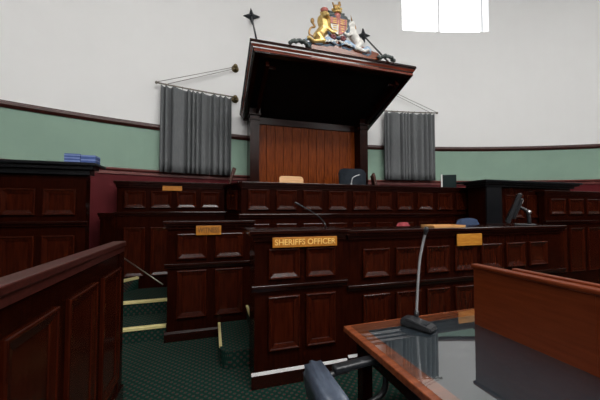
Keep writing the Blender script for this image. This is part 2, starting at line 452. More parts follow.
# left bench with the small plate
lb = thing('clerk_bench', 'dark mahogany bench with four square panels and a small blank yellow plate', 'bench', (-1.35, 4.90, 0))
bench(lb, 0, 1.545, 1.935, .2, [(1.53, 1.79, spans(.10, 4, .36, .29) ), (.50, 1.24, spans(.10, 4, .36, .29))], (1.46,), right=False, over=.04)
bm = bmesh.new(); box(bm, -.20, -.001, -.02, .2, 0, 1.42); moulded_cap(bm, -.20, -.04, -.02, .18, 1.46, over=.03)
obj('end_pier', bm, 'mahogany', lb)
plate(lb, .62, .90, 1.80, 1.905, -.006, 'brass_plate', 'small yellow plate on the bench front')

# witness box
wb = thing('witness_box', 'dark panelled box on the left with a yellow WITNESS plate beneath its top rail', 'witness box', (-.48, 3.65, 0))
bench(wb, 0, .95, 1.372, .40, [(.925, 1.225, [(.10, .43), (.52, .85)]), (.25, .80, [(.10, .43), (.52, .85)])], (.87,), plinth=.11)
plate(wb, .305, .59, 1.205, 1.315, -.028, 'brass_plate', 'yellow plate lettered WITNESS', 'WITNESS', tw=.86, ts=.085)

# sheriff's officer box
sb = thing('officer_box', 'tall dark panelled box in the centre with a yellow SHERIFFS OFFICER plate', 'officer box', (.355, 2.50, 0))
bench(sb, 0, .83, 1.325, .34, [(.895, 1.165, [(.115, .40), (.455, .74)]), (.29, .755, [(.115, .40), (.455, .74)])], (.845,), plinth=.13)
plate(sb, .145, .745, 1.175, 1.262, -.034, 'brass_plate', 'yellow plate lettered SHERIFFS OFFICER', 'SHERIFFS OFFICER', tw=.94, ts=.07, tmat='letter_pale')

# long counter to the right
co = thing('front_counter', 'long dark panelled counter with seven panels right of the SHERIFFS OFFICER box', 'counter', (1.22, 2.60, 0))
bench(co, .075, 3.06, 1.305, .36, [(.825, 1.115, spans(.215, 7, .378, .305)), (.14, .665, spans(.215, 7, .378, .305))], (.755,), plinth=.1, left=False)
obj('end_stile', B(-.03, .074, 0, .06, 0, 1.26), 'mahogany', co)
plate(co, 1.36, 1.71, 1.105, 1.235, -.033, 'orange_plate', 'plain orange-brown plate below the counter top')

# tall bench, left
tl = thing('tall_side_bench', 'tall black-topped panelled bench at far left carrying blue boxes', 'bench', (-3.05, 4.0, 0))
bench(tl, 0, 1.63, 2.045, .12, [(1.44, 1.74, spans(.06, 4, .385, .32)), (.55, 1.21, spans(.06, 4, .385, .32))], (1.36,), over=.13, cove=.10, rail='ebony', capd=.10)
# tall bench, right
tr = thing('tall_end_bench', 'tall black-topped bench at far right behind the monitor', 'bench', (4.355, 3.72, 0))
bench(tr, 0, 2.06, 1.997, .34, [(1.36, 1.76, spans(.42, 3, .5, .42)), (.4, 1.16, spans(.42, 3, .5, .42))], (1.26,), over=.13, cove=.07, rail='ebony')
obj('corner_pier', B(-.002, .33, -.03, -.001, 0, 1.92), 'ebony', tr)
lr = thing('low_end_bench', 'lower dark panelled bench against the red wall at the right edge', 'bench', (5.52, 3.58, 0))
bench(lr, 0, 2.48, 1.845, .10, [(1.42, 1.70, spans(.12, 5, .475, .38)), (.4, 1.18, spans(.12, 5, .475, .38))], (1.30,), over=.02)

# partition, left foreground (front faces +X)
pa = thing('dock_partition', 'long dark wood partition with a red-brown rail in the left foreground', 'partition', (-.68, 2.64, 0))
bm = bmesh.new(); box(bm, -.07, 0, -3.4, 0, 0, 1.19); obj('carcass', bm, 'mahogany', pa)
bm = bmesh.new(); box(bm, -.075, .02, -3.45, .03, 1.21, 1.25, bev=.008); box(bm, -.072, .01, -3.43, .015, 1.17, 1.211)
obj('top_rail', bm, 'rail_wood', pa)
bm = bmesh.new(); box(bm, -.078, .022, -3.4, .022, 0, .12, bev=.004); obj('plinth', bm, 'mahogany_rail', pa)
XF = Matrix.Rotation(PI/2, 4, 'Z')      # local -Y face -> +X
for i in range(7):
    b0 = panel_bm(-3.28+i*.47, -2.91+i*.47, .22, 1.06)
    for v in b0.verts: v.co.y *= .8
    obj('panel', b0, 'panel_wood', pa, xf=XF)
obj('end_post', B(-.085, .012, -.09, .012, 0, 1.17, bev=.005), 'mahogany', pa)

# ------------------------------------------------------------------ steps
st = thing('carpeted_steps', 'green carpeted steps with brass nosings between partition and WITNESS box', 'steps', (-.9, 3.72, 0))
def step_poly(name, poly, z0, z1): return obj(name, (lambda bm: (prism(bm, poly, z0, z1), bm)[1])(bmesh.new()), 'carpet', st)
step_poly('step', [(-.48, 0), (.405, 0), (.405, .46), (-.48, .46)], 0, .165)
step_poly('step', [(-.48, .46), (.405, .46), (.405, 1.13), (-.48, 1.13)], 0, .335)
step_poly('step', [(-.48, .82), (-.36, .86), (-.13, 1.13), (-.48, 1.13)], .335, .505)
for (a, b, z) in (((-.48, -.004), (.405, -.004), .168), ((-.48, .456), (.405, .456), .338), ((-.40, .83), (-.13, 1.125), .508)):
    bm = bmesh.new(); a = Vector((*a, 0)); b = Vector((*b, 0)); dd = (b-a); L2 = dd.length; an = math.atan2(dd.y, dd.x)
    box(bm, 0, L2, -.012, .04, z-.028, z+.006, bev=.003)
    obj('nosing', bm, 'nosing', st, xf=Matrix.Translation(a) @ Matrix.Rotation(an, 4, 'Z'))
ss = thing('box_step', 'low carpeted step with rounded corner beside the SHERIFFS OFFICER box', 'steps', (.09, 2.86, 0))
bm = bmesh.new()
cor = [(.10-.10*math.sin(t*PI/2/8)-.0, .10-.10*math.cos(t*PI/2/8)) for t in range(9)]
prism(bm, [(.255, 0)] + cor + [(0, .76), (.74, .76), (.74, 0.0)], 0, .165); obj('step', bm, 'carpet', ss)
obj('step', B(.33, .74, .10, .76, .165, .335), 'carpet', ss)
obj('nosing', B(-.008, .02, .13, .76, .15, .17, bev=.002), 'nosing', ss)
obj('nosing', B(.318, .345, .10, .76, .318, .340, bev=.002), 'nosing', ss)

# sloping metal rail by the steps
hr = thing('handrail', 'thin metal rail sloping down across the carpeted steps', 'handrail', (-1.09, 4.2, 0))
bm = bmesh.new(); tube(bm, [(0, 0, .91), (.55, -.46, .63)], .008); obj('rail', bm, 'rod_metal', hr, True)
bm = bmesh.new(); ell(bm, (0, 0, .92), (.022, .022, .022)); obj('knob', bm, 'steel', hr, True)
bm = bmesh.new(); tube(bm, [(0, 0, .335), (0, 0, .91)], .014); obj('post', bm, 'iron', hr, True)

# ------------------------------------------------------------------ canopy over the judge
XC, YB, YF, W2 = 1.85, 5.30, 4.0, 1.235
ca = thing('judge_canopy', 'dark mahogany canopy tilted above the judge\'s seat with red-brown board back', 'canopy', (XC, YB, 0.95))
zb = 3.30-.95
def bx(*a, **k): return B(*a, **k)
bm = bmesh.new()
n = 12; bw = 2.06/n
for i in range(n):
    x = -1.03+i*bw
    box(bm, x+.003, x+bw-.003, .2, .23, 0, zb+.06, bev=.003)
obj('back_boards', bm, 'red_board', ca)
obj('back_frame', B(-1.2, 1.2, .231, .42, 0, zb+.06), 'mahogany', ca)
obj('head_rail', B(-1.03, 1.03, .17, .2, zb-.16, zb+.0, bev=.006), 'mahogany', ca)
for s in (-1, 1):
    bm = bmesh.new(); x = s*1.115
    box(bm, x-.085, x+.085, -.05, .23, 0, zb-.16)
    for k in (-1, 0, 1): box(bm, x+k*.045-.012, x+k*.045+.012, -.058, -.045, .15, zb-.25)
    box(bm, x-.10, x+.10, -.065, .23, zb-.16, zb-.12, bev=.008); box(bm, x-.085, x+.085, -.05, .23, zb-.12, zb-.07)
    box(bm, x-.115, x+.115, -.085, .23, zb-.07, zb-.03, bev=.008); box(bm, x-.10, x+.10, -.07, .23, zb-.03, zb+.06)
    obj('pilaster', bm, 'mahogany', ca)
# tilted tester: cornice profile swept round three sides
TH = math.atan(.37); LEN = (YB-YF)/math.cos(TH)
XT = Matrix.Translation((.04, 0, zb)) @ Matrix.Rotation(-TH, 4, 'X')
prof = [(.00, .165), (.00, .125), (-.012, .120), (-.018, .10), (-.045, .075), (-.05, .060), (-.058, .058), (-.058, .012), (-.075, .0), (-.14, .0), (-.145, .03), (-.16, .03), (-.16, .165)]
bm = bmesh.new(); hw = W2+.165
rows = []
for (sx, sy, yb) in ((-1, 0, 1), (-1, 1, 0), (1, 1, 0), (1, 0, 1)):
    r = []
    for off, z in prof:
        x = sx*(hw+off); y = -(LEN+off) if not yb else .28
        r.append(bm.verts.new((x, y, z)))
    rows.append(r)
k = len(prof)
for a, b in zip(rows, rows[1:]):
    for j in range(k):
        f = bm.faces.new((a[j], a[(j+1) % k], b[(j+1) % k], b[j])); f.material_index = 1 if j in (3, 6) else 0
bm.faces.new(rows[0]); bm.faces.new(rows[-1][::-1])
obj('cornice', bm, None, ca, xf=XT, mats=['mahogany_rail', 'fascia_wood'])
obj('soffit', B(-hw+.15, hw-.15, -LEN+.15, .28, .03, .155), 'soffit_black', ca, xf=XT)
for s in (-1, 1):
    bm = bmesh.new()
    box(bm, s*1.12-.03, s*1.12+.03, -LEN+.22, 0, -.075, .035, bev=.006)
    obj('side_rib', bm, 'mahogany', ca, xf=XT)
    bm = bmesh.new(); tube(bm, [(s*1.09, -LEN+.30, -.02), (s*1.02, -LEN+.30, -.02), (s*1.00, -LEN+.30, -.02), (s*.985, -LEN+.30, -.02)], [.022, .022, .032, .028], 14)
    obj('peg', bm, 'mahogany_rail', ca, xf=XT)
# curved plinth on top that carries the coat of arms
ZT = 3.93
bm = bmesh.new()
pl = [(-.50, -.18), (.66, -.18), (.66, .03)] + [(.62-1.10*t/14, .03+.10*math.sin(PI*t/14)) for t in range(1, 14)] + [(-.50, .04)]
AX = 2.0; AY = 4.12
prism(bm, [(a, b if b > -.1 else b-.05) for a, b in pl], -.05, .05, 'y')
obj('arms_plinth', bm, 'table_wood', ca, xf=Matrix.Translation((AX-XC-.08, AY-YB, ZT+.09-.95)))
for (x, lab) in ((-.86, 0), (.62, 1)):
    bm = bmesh.new(); random.seed(7+lab)
    for i in range(11):
        t = i/10; px = x+.30*t*(1 if lab else 1)
        ell(bm, (px, random.uniform(-.03, .03), .03+.045*math.sin(PI*t)+random.uniform(0, .02)), (.035, .03, .03), Matrix.Rotation(random.uniform(-1, 1), 4, 'Y'), 10)
    f = obj('carved_scroll', bm, 'arms_dark', ca, True, xf=Matrix.Translation((AX-XC-.06, AY-YB-.06, ZT+.0-.95))); remesh(f, .01, 1)

# ------------------------------------------------------------------ coat of arms
arms = thing('coat_of_arms', 'painted coat of arms with gold lion and white unicorn on top of the canopy', 'coat of arms', (AX-.155, AY, ZT+.10))
arms.scale = (1.12, 1.1, 1.0)
def A(name, build, mat, vox=.010, sm=2, parent=arms, label=None):
    bm = bmesh.new(); build(bm); o = obj(name, bm, mat, parent, True)
    if vox: remesh(o, vox, sm)
    if label: tag(o, label)
    return o
def lion(bm):
    c = lambda a, ra, b, rb: capsule(bm, a, ra, b, rb)
    c((-.27, 0, .15), .075, (-.17, -.01, .29), .082)          # trunk
    c((-.17, -.01, .29), .085, (-.20, -.02, .40), .088)       # mane / neck
    ell(bm, (-.195, -.07, .44), (.066, .066, .07)); ell(bm, (-.185, -.13, .415), (.034, .035, .03))
    ell(bm, (-.245, -.05, .495), (.018, .015, .02)); ell(bm, (-.150, -.05, .50), (.018, .015, .02))
    c((-.13, -.03, .33), .04, (-.06, -.05, .36), .03); c((-.06, -.05, .36), .03, (-.01, -.06, .40), .028)
    c((-.15, -.05, .26), .04, (-.08, -.07, .20), .03); c((-.08, -.07, .20), .03, (-.02, -.07, .23), .028)
    c((-.28, -.03, .15), .065, (-.22, -.06, .05), .045); c((-.22, -.06, .05), .04, (-.36, -.06, .02), .03); c((-.36, -.06, .02), .03, (-.43, -.08, .05), .03)
    c((-.24, .04, .14), .055, (-.15, .03, .06), .04); c((-.15, .03, .06), .035, (-.22, .03, -.01), .03)
def lion_tail(bm):
    p = smooth_path([(-.30, .04, .15), (-.38, .05, .20), (-.36, .05, .30), (-.30, .05, .33), (-.34, .05, .40)], 5)
    tube(bm, p, .016, 8); ell(bm, (-.335, .05, .42), (.03, .025, .045))
def unicorn(bm):
    c = lambda a, ra, b, rb: capsule(bm, a, ra, b, rb)
    c((.34, 0, .14), .07, (.24, -.01, .30), .075); c((.24, -.01, .30), .07, (.245, -.01, .38), .045)
    c((.245, -.01, .38), .045, (.235, -.03, .43), .042); c((.235, -.03, .43), .04, (.17, -.05, .375), .024)
    ell(bm, (.26, -.02, .475), (.012, .01, .025))
    c((.20, -.03, .32), .035, (.12, -.05, .31), .026); c((.12, -.05, .31), .025, (.08, -.05, .25), .022)
    c((.21, -.04, .26), .035, (.14, -.07, .20), .026); c((.14, -.07, .20), .025, (.09, -.07, .23), .022)
    c((.36, -.03, .14), .06, (.29, -.06, .03), .04); c((.29, -.06, .03), .036, (.42, -.06, .0), .026); c((.42, -.06, .0), .026, (.46, -.08, .02), .026)
    c((.33, .04, .13), .05, (.24, .03, .05), .035); c((.24, .03, .05), .03, (.30, .03, -.03), .026)
def unicorn_tail(bm):
    tube(bm, smooth_path([(.40, .03, .12), (.43, .04, .17), (.39, .04, .24), (.36, .04, .30)], 5), [.014]*11+[.02]*4+[.012], 8)
    tube(bm, [(.23, -.04, .46), (.20, -.06, .55)], [.012, .002], 8)
    tube(bm, smooth_path([(.275, .0, .45), (.295, .0, .38), (.285, .0, .30)], 5), .022, 8)
A('lion', lion, 'gold', label='gold crowned lion'); A('tail', lion_tail, 'old_gold', .008)
A('unicorn', unicorn, 'arms_white', label='white unicorn'); A('mane_and_horn', unicorn_tail, 'old_gold', None)
def lion_crown(bm):
    lathe(bm, [(.045, 0), (.05, .015), (.045, .02), (.055, .045), (.03, .06), (.008, .065), (.012, .08)], (-.20, -.06, .50), 14)
A('lion_crown', lion_crown, 'arms_pink', None)
# shield with four quarters
def shield_outline(cx, zc, w, h, n=10):
    pts = [(cx-w, zc+h*.55), (cx+w, zc+h*.55)]
    for i in range(n+1):
        t = i/n; x = cx+w*math.cos(t*PI/2); pts.append((cx+w*(1-t**2.2), zc+h*.15-h*1.0*t**.9*.95))
    for i in range(n-1, -1, -1):
        t = i/n; pts.append((cx-w*(1-t**2.2), zc+h*.15-h*1.0*t**.9*.95))
    return pts
sh = A('shield', lambda bm: prism(bm, shield_outline(.0, .33, .135, .20), -.085, -.045, 'y'), 'gold', None)
for sx in (-1, 1):
    for top in (1, 0):
        bm = bmesh.new()
        if top: poly = [(sx*.006, .335), (sx*.120, .335), (sx*.122, .430), (sx*.006, .430)]
        else: poly = [(sx*.006, .325), (sx*.118, .325), (sx*.112, .28), (sx*.085, .225), (sx*.04, .185), (sx*.006, .172)]
        prism(bm, poly, -.094, -.083, 'y')
        obj('quarter', bm, 'arms_pink' if (top or sx > 0) else 'arms_white', sh)
        bm = bmesh.new()
        for k in range(3):
            z = (.41-.03*k) if top else (.305-.035*k)
            ell(bm, (sx*.058, -.095, z), (.036-.004*k*(not top), .006, .009))
        obj('charge', bm, 'gold', sh, True)
def garter(bm):
    p = [(.165*math.cos(a), -.05, .31+.165*math.sin(a)) for a in [2*PI*i/40 for i in range(41)]]
    tube(bm, p, .026, 8, cap=False)
A('garter', garter, 'arms_blue', None)
def mantling(s):
    def f(bm):
        for (a, b, ra, rb) in (((s*.05, -.02, .52), (s*.13, -.02, .50), .04, .04), ((s*.13, -.02, .50), (s*.175, -.01, .42), .04, .03), ((s*.12, -.02, .47), (s*.20, -.0, .50), .03, .02), ((s*.07, -.02, .55), (s*.12, -.01, .58), .025, .015)):
            capsule(bm, a, ra, b, rb)
    return f
A('mantling', mantling(-1), 'arms_dark'); A('mantling', mantling(1), 'arms_dark')
A('helmet', lambda bm: (ell(bm, (0, -.04, .49), (.055, .05, .06)), capsule(bm, (0, -.06, .47), .03, (0, -.07, .44), .03)), 'arms_pink')
def crown(bm):
    lathe(bm, [(.06, .545), (.065, .56), (.058, .565), (.07, .60), (.05, .625), (.015, .63), (.015, .635)], (0, -.03, 0), 18)
    for k in range(8): ell(bm, (.066*math.cos(k*PI/4), -.03+.066*math.sin(k*PI/4), .60), (.014, .014, .02), seg=10)
A('crown', crown, 'gold', None)
def crest(bm):
    capsule(bm, (-.03, -.03, .66), .026, (.03, -.03, .665), .026); capsule(bm, (.03, -.03, .665), .024, (.04, -.03, .70), .026)
    for x in (-.035, -.02, .03, .045): capsule(bm, (x, -.03, .66), .012, (x, -.03, .625), .01)
    ell(bm, (.04, -.03, .735), (.02, .02, .014)); capsule(bm, (-.05, -.03, .66), .008, (-.06, -.03, .71), .012)
A('crest', crest, 'old_gold', .007)
def comp(bm):
    for i in range(15):
        t = i/14; x = -.43+.90*t; z = -.02+.05*math.sin(t*PI)+.02*math.sin(t*18)
        capsule(bm, (x, -.02, z), .035, (x+.05, -.02, z+.02*math.cos(t*25)), .03)
A('compartment', comp, 'arms_blue')
for s in (-1, 1):
    def scroll(bm, s=s):
        P = [(s*.50+.03, -.05, .02), (s*.44+.03, -.06, .07), (s*.36+.03, -.06, .02), (s*.27+.03, -.07, .03), (s*.15, -.08, .09), (s*.04, -.08, .05)]
        p = smooth_path(P, 5)
        for a, b in zip(p, p[1:]):
            pass
        vs = [(bm.verts.new(q+Vector((0, 0, -.032))), bm.verts.new(q+Vector((0, 0, .032))), bm.verts.new(q+Vector((0, .016, .032))), bm.verts.new(q+Vector((0, .016, -.032)))) for q in p]
        for a, b in zip(vs, vs[1:]):
            for j in range(4): bm.faces.new((a[j], a[(j+1) % 4], b[(j+1) % 4], b[j]))
        bm.faces.new(vs[0]); bm.faces.new(vs[-1][::-1])
    A('motto_ribbon', scroll, 'arms_pale_blue', None)
    A('rose', lambda bm, s=s: [ell(bm, (s*.075+.028*math.cos(k*PI*2/5), -.075, .135+.028*math.sin(k*PI*2/5)), (.022, .02, .022)) for k in range(5)], 'arms_darkred', .008, 1)
    A('thistle', lambda bm, s=s: [capsule(bm, (s*(.03+.05*k), -.07, .09-.01*k), .018, (s*(.05+.05*k), -.08, .06-.01*k), .012) for k in range(4)], 'arms_white', .008, 1)

# wall stars and tie rods
def star_rod(name, label, s, e):
    t = thing(name, label, 'tie rod', s, 0, None)
    s = Vector(s); e = Vector(e)
    bm = bmesh.new(); tube(bm, [(0, 0, 0), e-s], .016); obj('rod', bm, 'iron', t, True)
    bm = bmesh.new(); pts = []
    for k in range(8):
        r = .165 if k % 2 == 0 else .062
        a = k*PI/4+PI/2+.12; pts.append((r*math.cos(a), r*math.sin(a)))
    prism(bm, pts, -.02, .012, 'y')
    cv = bm.verts.new((0, -.055, 0)); fr = [v for v in bm.verts if v is not cv and abs(v.co.y+.02) < 1e-5]
    fs = [f for f in bm.faces if len(f.verts) == 8 and all(abs(v.co.y+.02) < 1e-5 for v in f.verts)]
    for f in fs:
        es = list(f.edges); bm.faces.remove(f)
        for ed in es: bm.faces.new((ed.verts[0], ed.verts[1], cv))
    obj('star', bm, 'iron', t, xf=Matrix.Translation((0, 0, 0)))
star_rod('tie_rod', 'iron star and tie rod at the canopy\'s left end', (.72, wy(.72)-.02, 5.36), (.64, 4.15, 3.80))
star_rod('tie_rod', 'iron star and tie rod at the canopy\'s right end, beside the unicorn', (3.24, wy(3.24)-.02, 5.44), (3.0, 4.12, 3.80))

# ------------------------------------------------------------------ curtains
def curtain(x0, x1, xm, xt, zrod, ztop, zbot, lab, labrod, zup):
    n = 120; d = .10
    t = thing('curtain_rod', labrod, 'curtain rod', (xm, wy(xm), zrod))
    o0 = Vector((xm, wy(xm), zrod))
    def W(x, off, z): return Vector((x, wy(x)-off, z))-o0
    bm = bmesh.new(); tube(bm, [W(xm+(xt-xm)*i/8, .115, zrod) for i in range(9)], .013); ell(bm, W(xt, .115, zrod), (.026, .026, .026)); obj('rod', bm, 'rod_metal', t, True)
    for z in (zrod, zup):
        bm = bmesh.new(); ell(bm, W(xm, .115, z), (.042, .042, .042)); c = W(xm, 0, z)
        tube(bm, [c+Vector((0, .0, 0)), c+Vector((0, -.018, 0)), c+Vector((0, -.03, 0)), c+Vector((0, -.115, 0))], [.072, .068, .026, .02], 18)
        obj('mount', bm, 'brass', t, True)
    for k, (zz, xx) in enumerate(((zrod, xt), (zrod, xt+(xm-xt)*.12))):
        bm = bmesh.new(); tube(bm, [W(xm, .09-.03*k, zup-.02*k), W(xx, .115, zz+.01)], .005, 6); obj('stay_line', bm, 'rod_metal', t, True)  # stay wire to the rod tip, then a second thin line beside it
    # cloth
    bm = bmesh.new(); zz = [ztop, ztop-.04, ztop-.10] + [ztop-.10-(ztop-.10-zbot)*i/8 for i in range(1, 9)]
    rows = []; random.seed(int(x0*10)); ph = [random.uniform(-1, 1) for _ in range(30)]
    for j, z in enumerate(zz):
        r = []; fz = min(1, j/4)
        for i in range(n+1):
            u = i/n; x = x0+(x1-x0)*u
            w = 10*u+.35*math.sin(5*u*2*PI/2+ph[0])+.25*math.sin(11*u+ph[1])
            a = .035+.03*(.5+.5*math.sin(7*u*PI+ph[2]))
            off = .128+a*(.55+.45*fz)*math.sin(2*PI*w)+.012*math.sin(2*PI*w*2+ph[3]+j*.12)
            q = Vector((x, wy(x)-off, z+(.012*math.cos(2*PI*w) if j == 0 else 0)))
            r.append(bm.verts.new(q))
        rows.append(r)
    for a, b in zip(rows, rows[1:]):
        for i in range(n): bm.faces.new((a[i], a[i+1], b[i+1], b[i]))
    c = obj('curtain', bm, 'curtain', None, True); tag(c, lab, 'curtain')
    sd = c.modifiers.new('solidify', 'SOLIDIFY'); sd.thickness = .006
    for k in range(9):
        x = x0+(x1-x0)*(k+.5)/9; bm = bmesh.new(); cc = Vector((x, wy(x)-.115, zrod-.008))
        p = [cc+Vector((0, .024*math.cos(2*PI*i/14), .024*math.sin(2*PI*i/14))) for i in range(15)]
        tube(bm, p, .004, 6, cap=False); obj('curtain_ring', bm, 'rod_metal', c, True)
curtain(-.84, .335, .405, -.91, 3.64, 3.60, 2.14, 'grey pleated curtain on the wall left of the canopy', 'metal curtain rod with stay lines left of the canopy', 4.24)
curtain(3.64, 4.83, 3.56, 4.90, 3.715, 3.675, 2.17, 'grey pleated curtain on the wall right of the canopy', 'metal curtain rod with stay lines right of the canopy', 4.30)

# ------------------------------------------------------------------ table, divider, microphones
tb = thing('desk_table', 'red-brown wooden table with glass over a navy top, right foreground', 'table', (.83, 1.76, 0), math.radians(1.2))
TX, TY = 2.0, 1.70        # local x 0..TX, y -TY..0
bm = bmesh.new(); bd = .115
box(bm, 0, TX, -bd, 0, .705, .743, bev=.006); box(bm, 0, TX, -TY, -TY+bd, .705, .743, bev=.006)
box(bm, 0, bd, -TY+bd, -bd, .705, .743, bev=.006); box(bm, TX-bd, TX, -TY+bd, -bd, .705, .743, bev=.006)
obj('top_frame', bm, 'table_wood', tb)
obj('writing_surface', B(bd-.002, TX-bd+.002, -TY+bd-.002, -bd+.002, .712, .741), 'navy_leather', tb)
gt = obj('glass_top', B(.035, TX-.035, -TY+.035, -.035, .744, .750), None, tb, mats=['glass', 'clear'])
for p in gt.data.polygons: p.material_index = 0 if p.normal.z > .5 else 1
bm = bmesh.new()
box(bm, .06, TX-.06, -.09, -.065, .60, .705); box(bm, .06, TX-.06, -TY+.065, -TY+.09, .60, .705)
box(bm, .06, .085, -TY+.09, -.09, .60, .705); box(bm, TX-.085, TX-.06, -TY+.09, -.09, .60, .705)
obj('apron', bm, 'mahogany', tb)
for x in (.10, TX-.10):
    for y in (-.10, -TY+.10):
        bm = bmesh.new(); box(bm, x-.035, x+.035, y-.035, y+.035, 0, .60, bev=.006); obj('leg', bm, 'mahogany', tb)

dv = thing('desk_divider', 'red-brown wooden screen with capped rail standing on the glass-topped table', 'divider', (1.665, 1.52, .751))
bm = bmesh.new(); box(bm, 0, .022, -1.25, 0, 0, .365); box(bm, -.003, .025, -.64, -.612, 0, .365); obj('board', bm, 'divider_wood', dv)
bm = bmesh.new(); box(bm, -.014, .045, -1.25, .012, .365, .392, bev=.008); obj('cap_rail', bm, 'divider_wood', dv)
bm = bmesh.new(); box(bm, .045, .085, -1.25, -.22, .378, .402, bev=.006); obj('inner_rail', bm, 'divider_wood', dv)

def gooseneck(name, label, loc, pts, base, rad, headr, headlen, mats, rz=0):
    t = thing(name, label, 'microphone', loc)
    if base:
        bm = bmesh.new(); l, w, h = base
        prism(bm, [(-l/2, 0), (l/2, 0), (l/2, h*.45), (l/2-.03, h*.62), (-l/2+.05, h), (-l/2, h*.85)], -w/2, w/2, 'y')
        bmesh.ops.bevel(bm, geom=list(bm.edges), offset=.006, segments=2, affect='EDGES')
        bs = obj('base', bm, 'black_plastic', t); bs.rotation_euler = (0, 0, rz)
        bm = bmesh.new(); box(bm, .01, l/2-.035, -w*.28, w*.28, h*.72, h*.76, bev=.002); o = obj('switch_plate', bm, 'iron', bs)
    p = smooth_path(pts, 8)
    bm = bmesh.new(); tube(bm, p, rad, 10); obj('gooseneck', bm, mats[0], t, True)
    bm = bmesh.new(); d = (p[-1]-p[-3]).normalized()
    e = p[-1]; tube(bm, [e-d*.01, e, e+d*headlen*.4, e+d*headlen*.9, e+d*headlen], [rad*1.05, headr*.8, headr, headr, headr*.5], 12)
    obj('capsule_head', bm, mats[1], t, True)
    bm = bmesh.new(); q = p[0]; d0 = (p[1]-p[0]).normalized()
    tube(bm, [q-d0*.005, q+d0*.05], rad*1.7, 12); obj('collar', bm, mats[1], t, True)
    return t
gooseneck('desk_microphone', 'tall silver gooseneck microphone on a black base on the glass-topped table', (1.275, 1.585, .751),
          [(.03, .055, .03), (.04, .06, .13), (.055, .065, .27), (.075, .07, .41), (.105, .07, .53), (.115, .06, .59)], (.20, .10, .048), .0085, .016, .045, ('mic_grey', 'black_plastic'), math.radians(-63))
gooseneck('box_microphone', 'thin black gooseneck microphone bending up from the SHERIFFS OFFICER box', (1.09, 2.70, 1.327),
          [(0, 0, 0), (-.02, 0, .05), (-.09, 0, .12), (-.20, 0, .185), (-.27, 0, .22)], None, .005, .011, .06, ('iron', 'black_plastic'))
gooseneck('bench_microphone', 'small silver gooseneck microphone in front of the black chair on the judge\'s bench', (2.26, 4.45, 1.907),
          [(0, 0, 0), (.01, 0, .07), (.03, 0, .14), (.09, 0, .175), (.12, 0, .185)], None, .008, .011, .05, ('steel', 'steel'))

# ------------------------------------------------------------------ monitors
mo = thing('monitor', 'dark flat monitor seen edge-on, standing on the counter at right', 'monitor', (3.86, 2.78, 1.306), math.radians(-50))
mx = Matrix.Translation((-.085, 0, .215)) @ Matrix.Rotation(math.radians(20), 4, 'Y') 
obj('display_panel', B(-.022, .022, -.19, .19, -.20, .20, bev=.008), 'black_plastic', mo, xf=mx)
obj('screen', B(-.0245, -.0215, -.175, .175, -.18, .185), 'screen', mo, xf=mx)
obj('back_housing', B(.02, .06, -.13, .13, -.13, .15, bev=.015), 'black_plastic', mo, xf=mx)
obj('vent_strip', B(.058, .064, -.10, .10, .09, .13), 'off_white', mo, xf=mx)
bm = bmesh.new(); tube(bm, smooth_path([(-.03, 0, .24), (.06, 0, .17), (.08, 0, .01)], 6), .022, 10); obj('stand_arm', bm, 'black_plastic', mo, True)
bm = bmesh.new(); ell(bm, (.075, -.01, .165), (.03, .03, .03)); obj('pivot', bm, 'steel', mo, True)
bm = bmesh.new(); box(bm, -.08, .14, -.11, .11, 0, .018, bev=.006); obj('foot', bm, 'black_plastic', mo)

m2 = thing('small_screen', 'small dark screen with a pale edge at the right end of the judge\'s bench', 'monitor', (4.30, 4.42, 1.907))
mx = Matrix.Translation((0, 0, .02)) @ Matrix.Rotation(math.radians(-32), 4, 'Z')
obj('display_panel', B(-.12, .12, -.012, .012, 0, .24, bev=.004), 'screen', m2, xf=mx)
obj('side_edge', B(-.145, -.12, -.016, .016, -.005, .25, bev=.004), 'off_white', m2, xf=mx)
obj('foot', B(-.10, .10, -.05, .07, -.02, -.003, bev=.003), 'black_plastic', m2, xf=mx)
bm = bmesh.new(); box(bm, -.02, .02, .012, .03, -.01, .12); obj('stand_arm', bm, 'black_plastic', m2, xf=mx)

# ------------------------------------------------------------------ seating
def rbox(x0, x1, y0, y1, z0, z1, r, seg=4):
    bm = bmesh.new(); box(bm, x0, x1, y0, y1, z0, z1)
    bmesh.ops.bevel(bm, geom=list(bm.edges), offset=r, segments=seg, affect='EDGES', profile=.5); return bm
def rslab(w, h, t, rc, bev=.012):
    # upright slab with rounded top corners, standing on z = 0, centred in x and y
    pts = [(-w/2, 0), (w/2, 0)]
    for (cx, a0) in ((w/2-rc[0], 0), (-w/2+rc[0], PI/2)):
        for k in range(9):
            a = a0+PI/2*k/8; pts.append((cx+rc[0]*math.cos(a), h-rc[1]+rc[1]*math.sin(a)))
    bm = bmesh.new(); prism(bm, pts, -t/2, t/2, 'y')
    bmesh.ops.bevel(bm, geom=[e for e in bm.edges if abs(e.verts[0].co.y-e.verts[1].co.y) < 1e-6], offset=bev, segments=3, affect='EDGES')
    return bm
def bend(bm, k, x0=0, z0=None):
    for v in bm.verts: v.co.y -= k*(v.co.x-x0)**2
    return bm
def swivel_base(t, seat_h, mat='black_plastic'):
    bm = bmesh.new(); tube(bm, [(0, 0, .08), (0, 0, seat_h-.08)], .028); obj('column', bm, 'steel', t, True)
    for k in range(5):
        a = 2*PI*k/5+.3; c, s = math.cos(a), math.sin(a)
        bm = bmesh.new(); tube(bm, [(0, 0, .11), (.15*c, .15*s, .10), (.27*c, .27*s, .07)], [.032, .026, .018], 8)
        l = obj('leg', bm, mat, t, True)
        bm = bmesh.new(); q = Vector((.27*c, .27*s, .03)); tv = Vector((-s, c, 0))*.018
        tube(bm, [q-tv, q+tv], .03, 14); obj('castor', bm, mat, l, True)
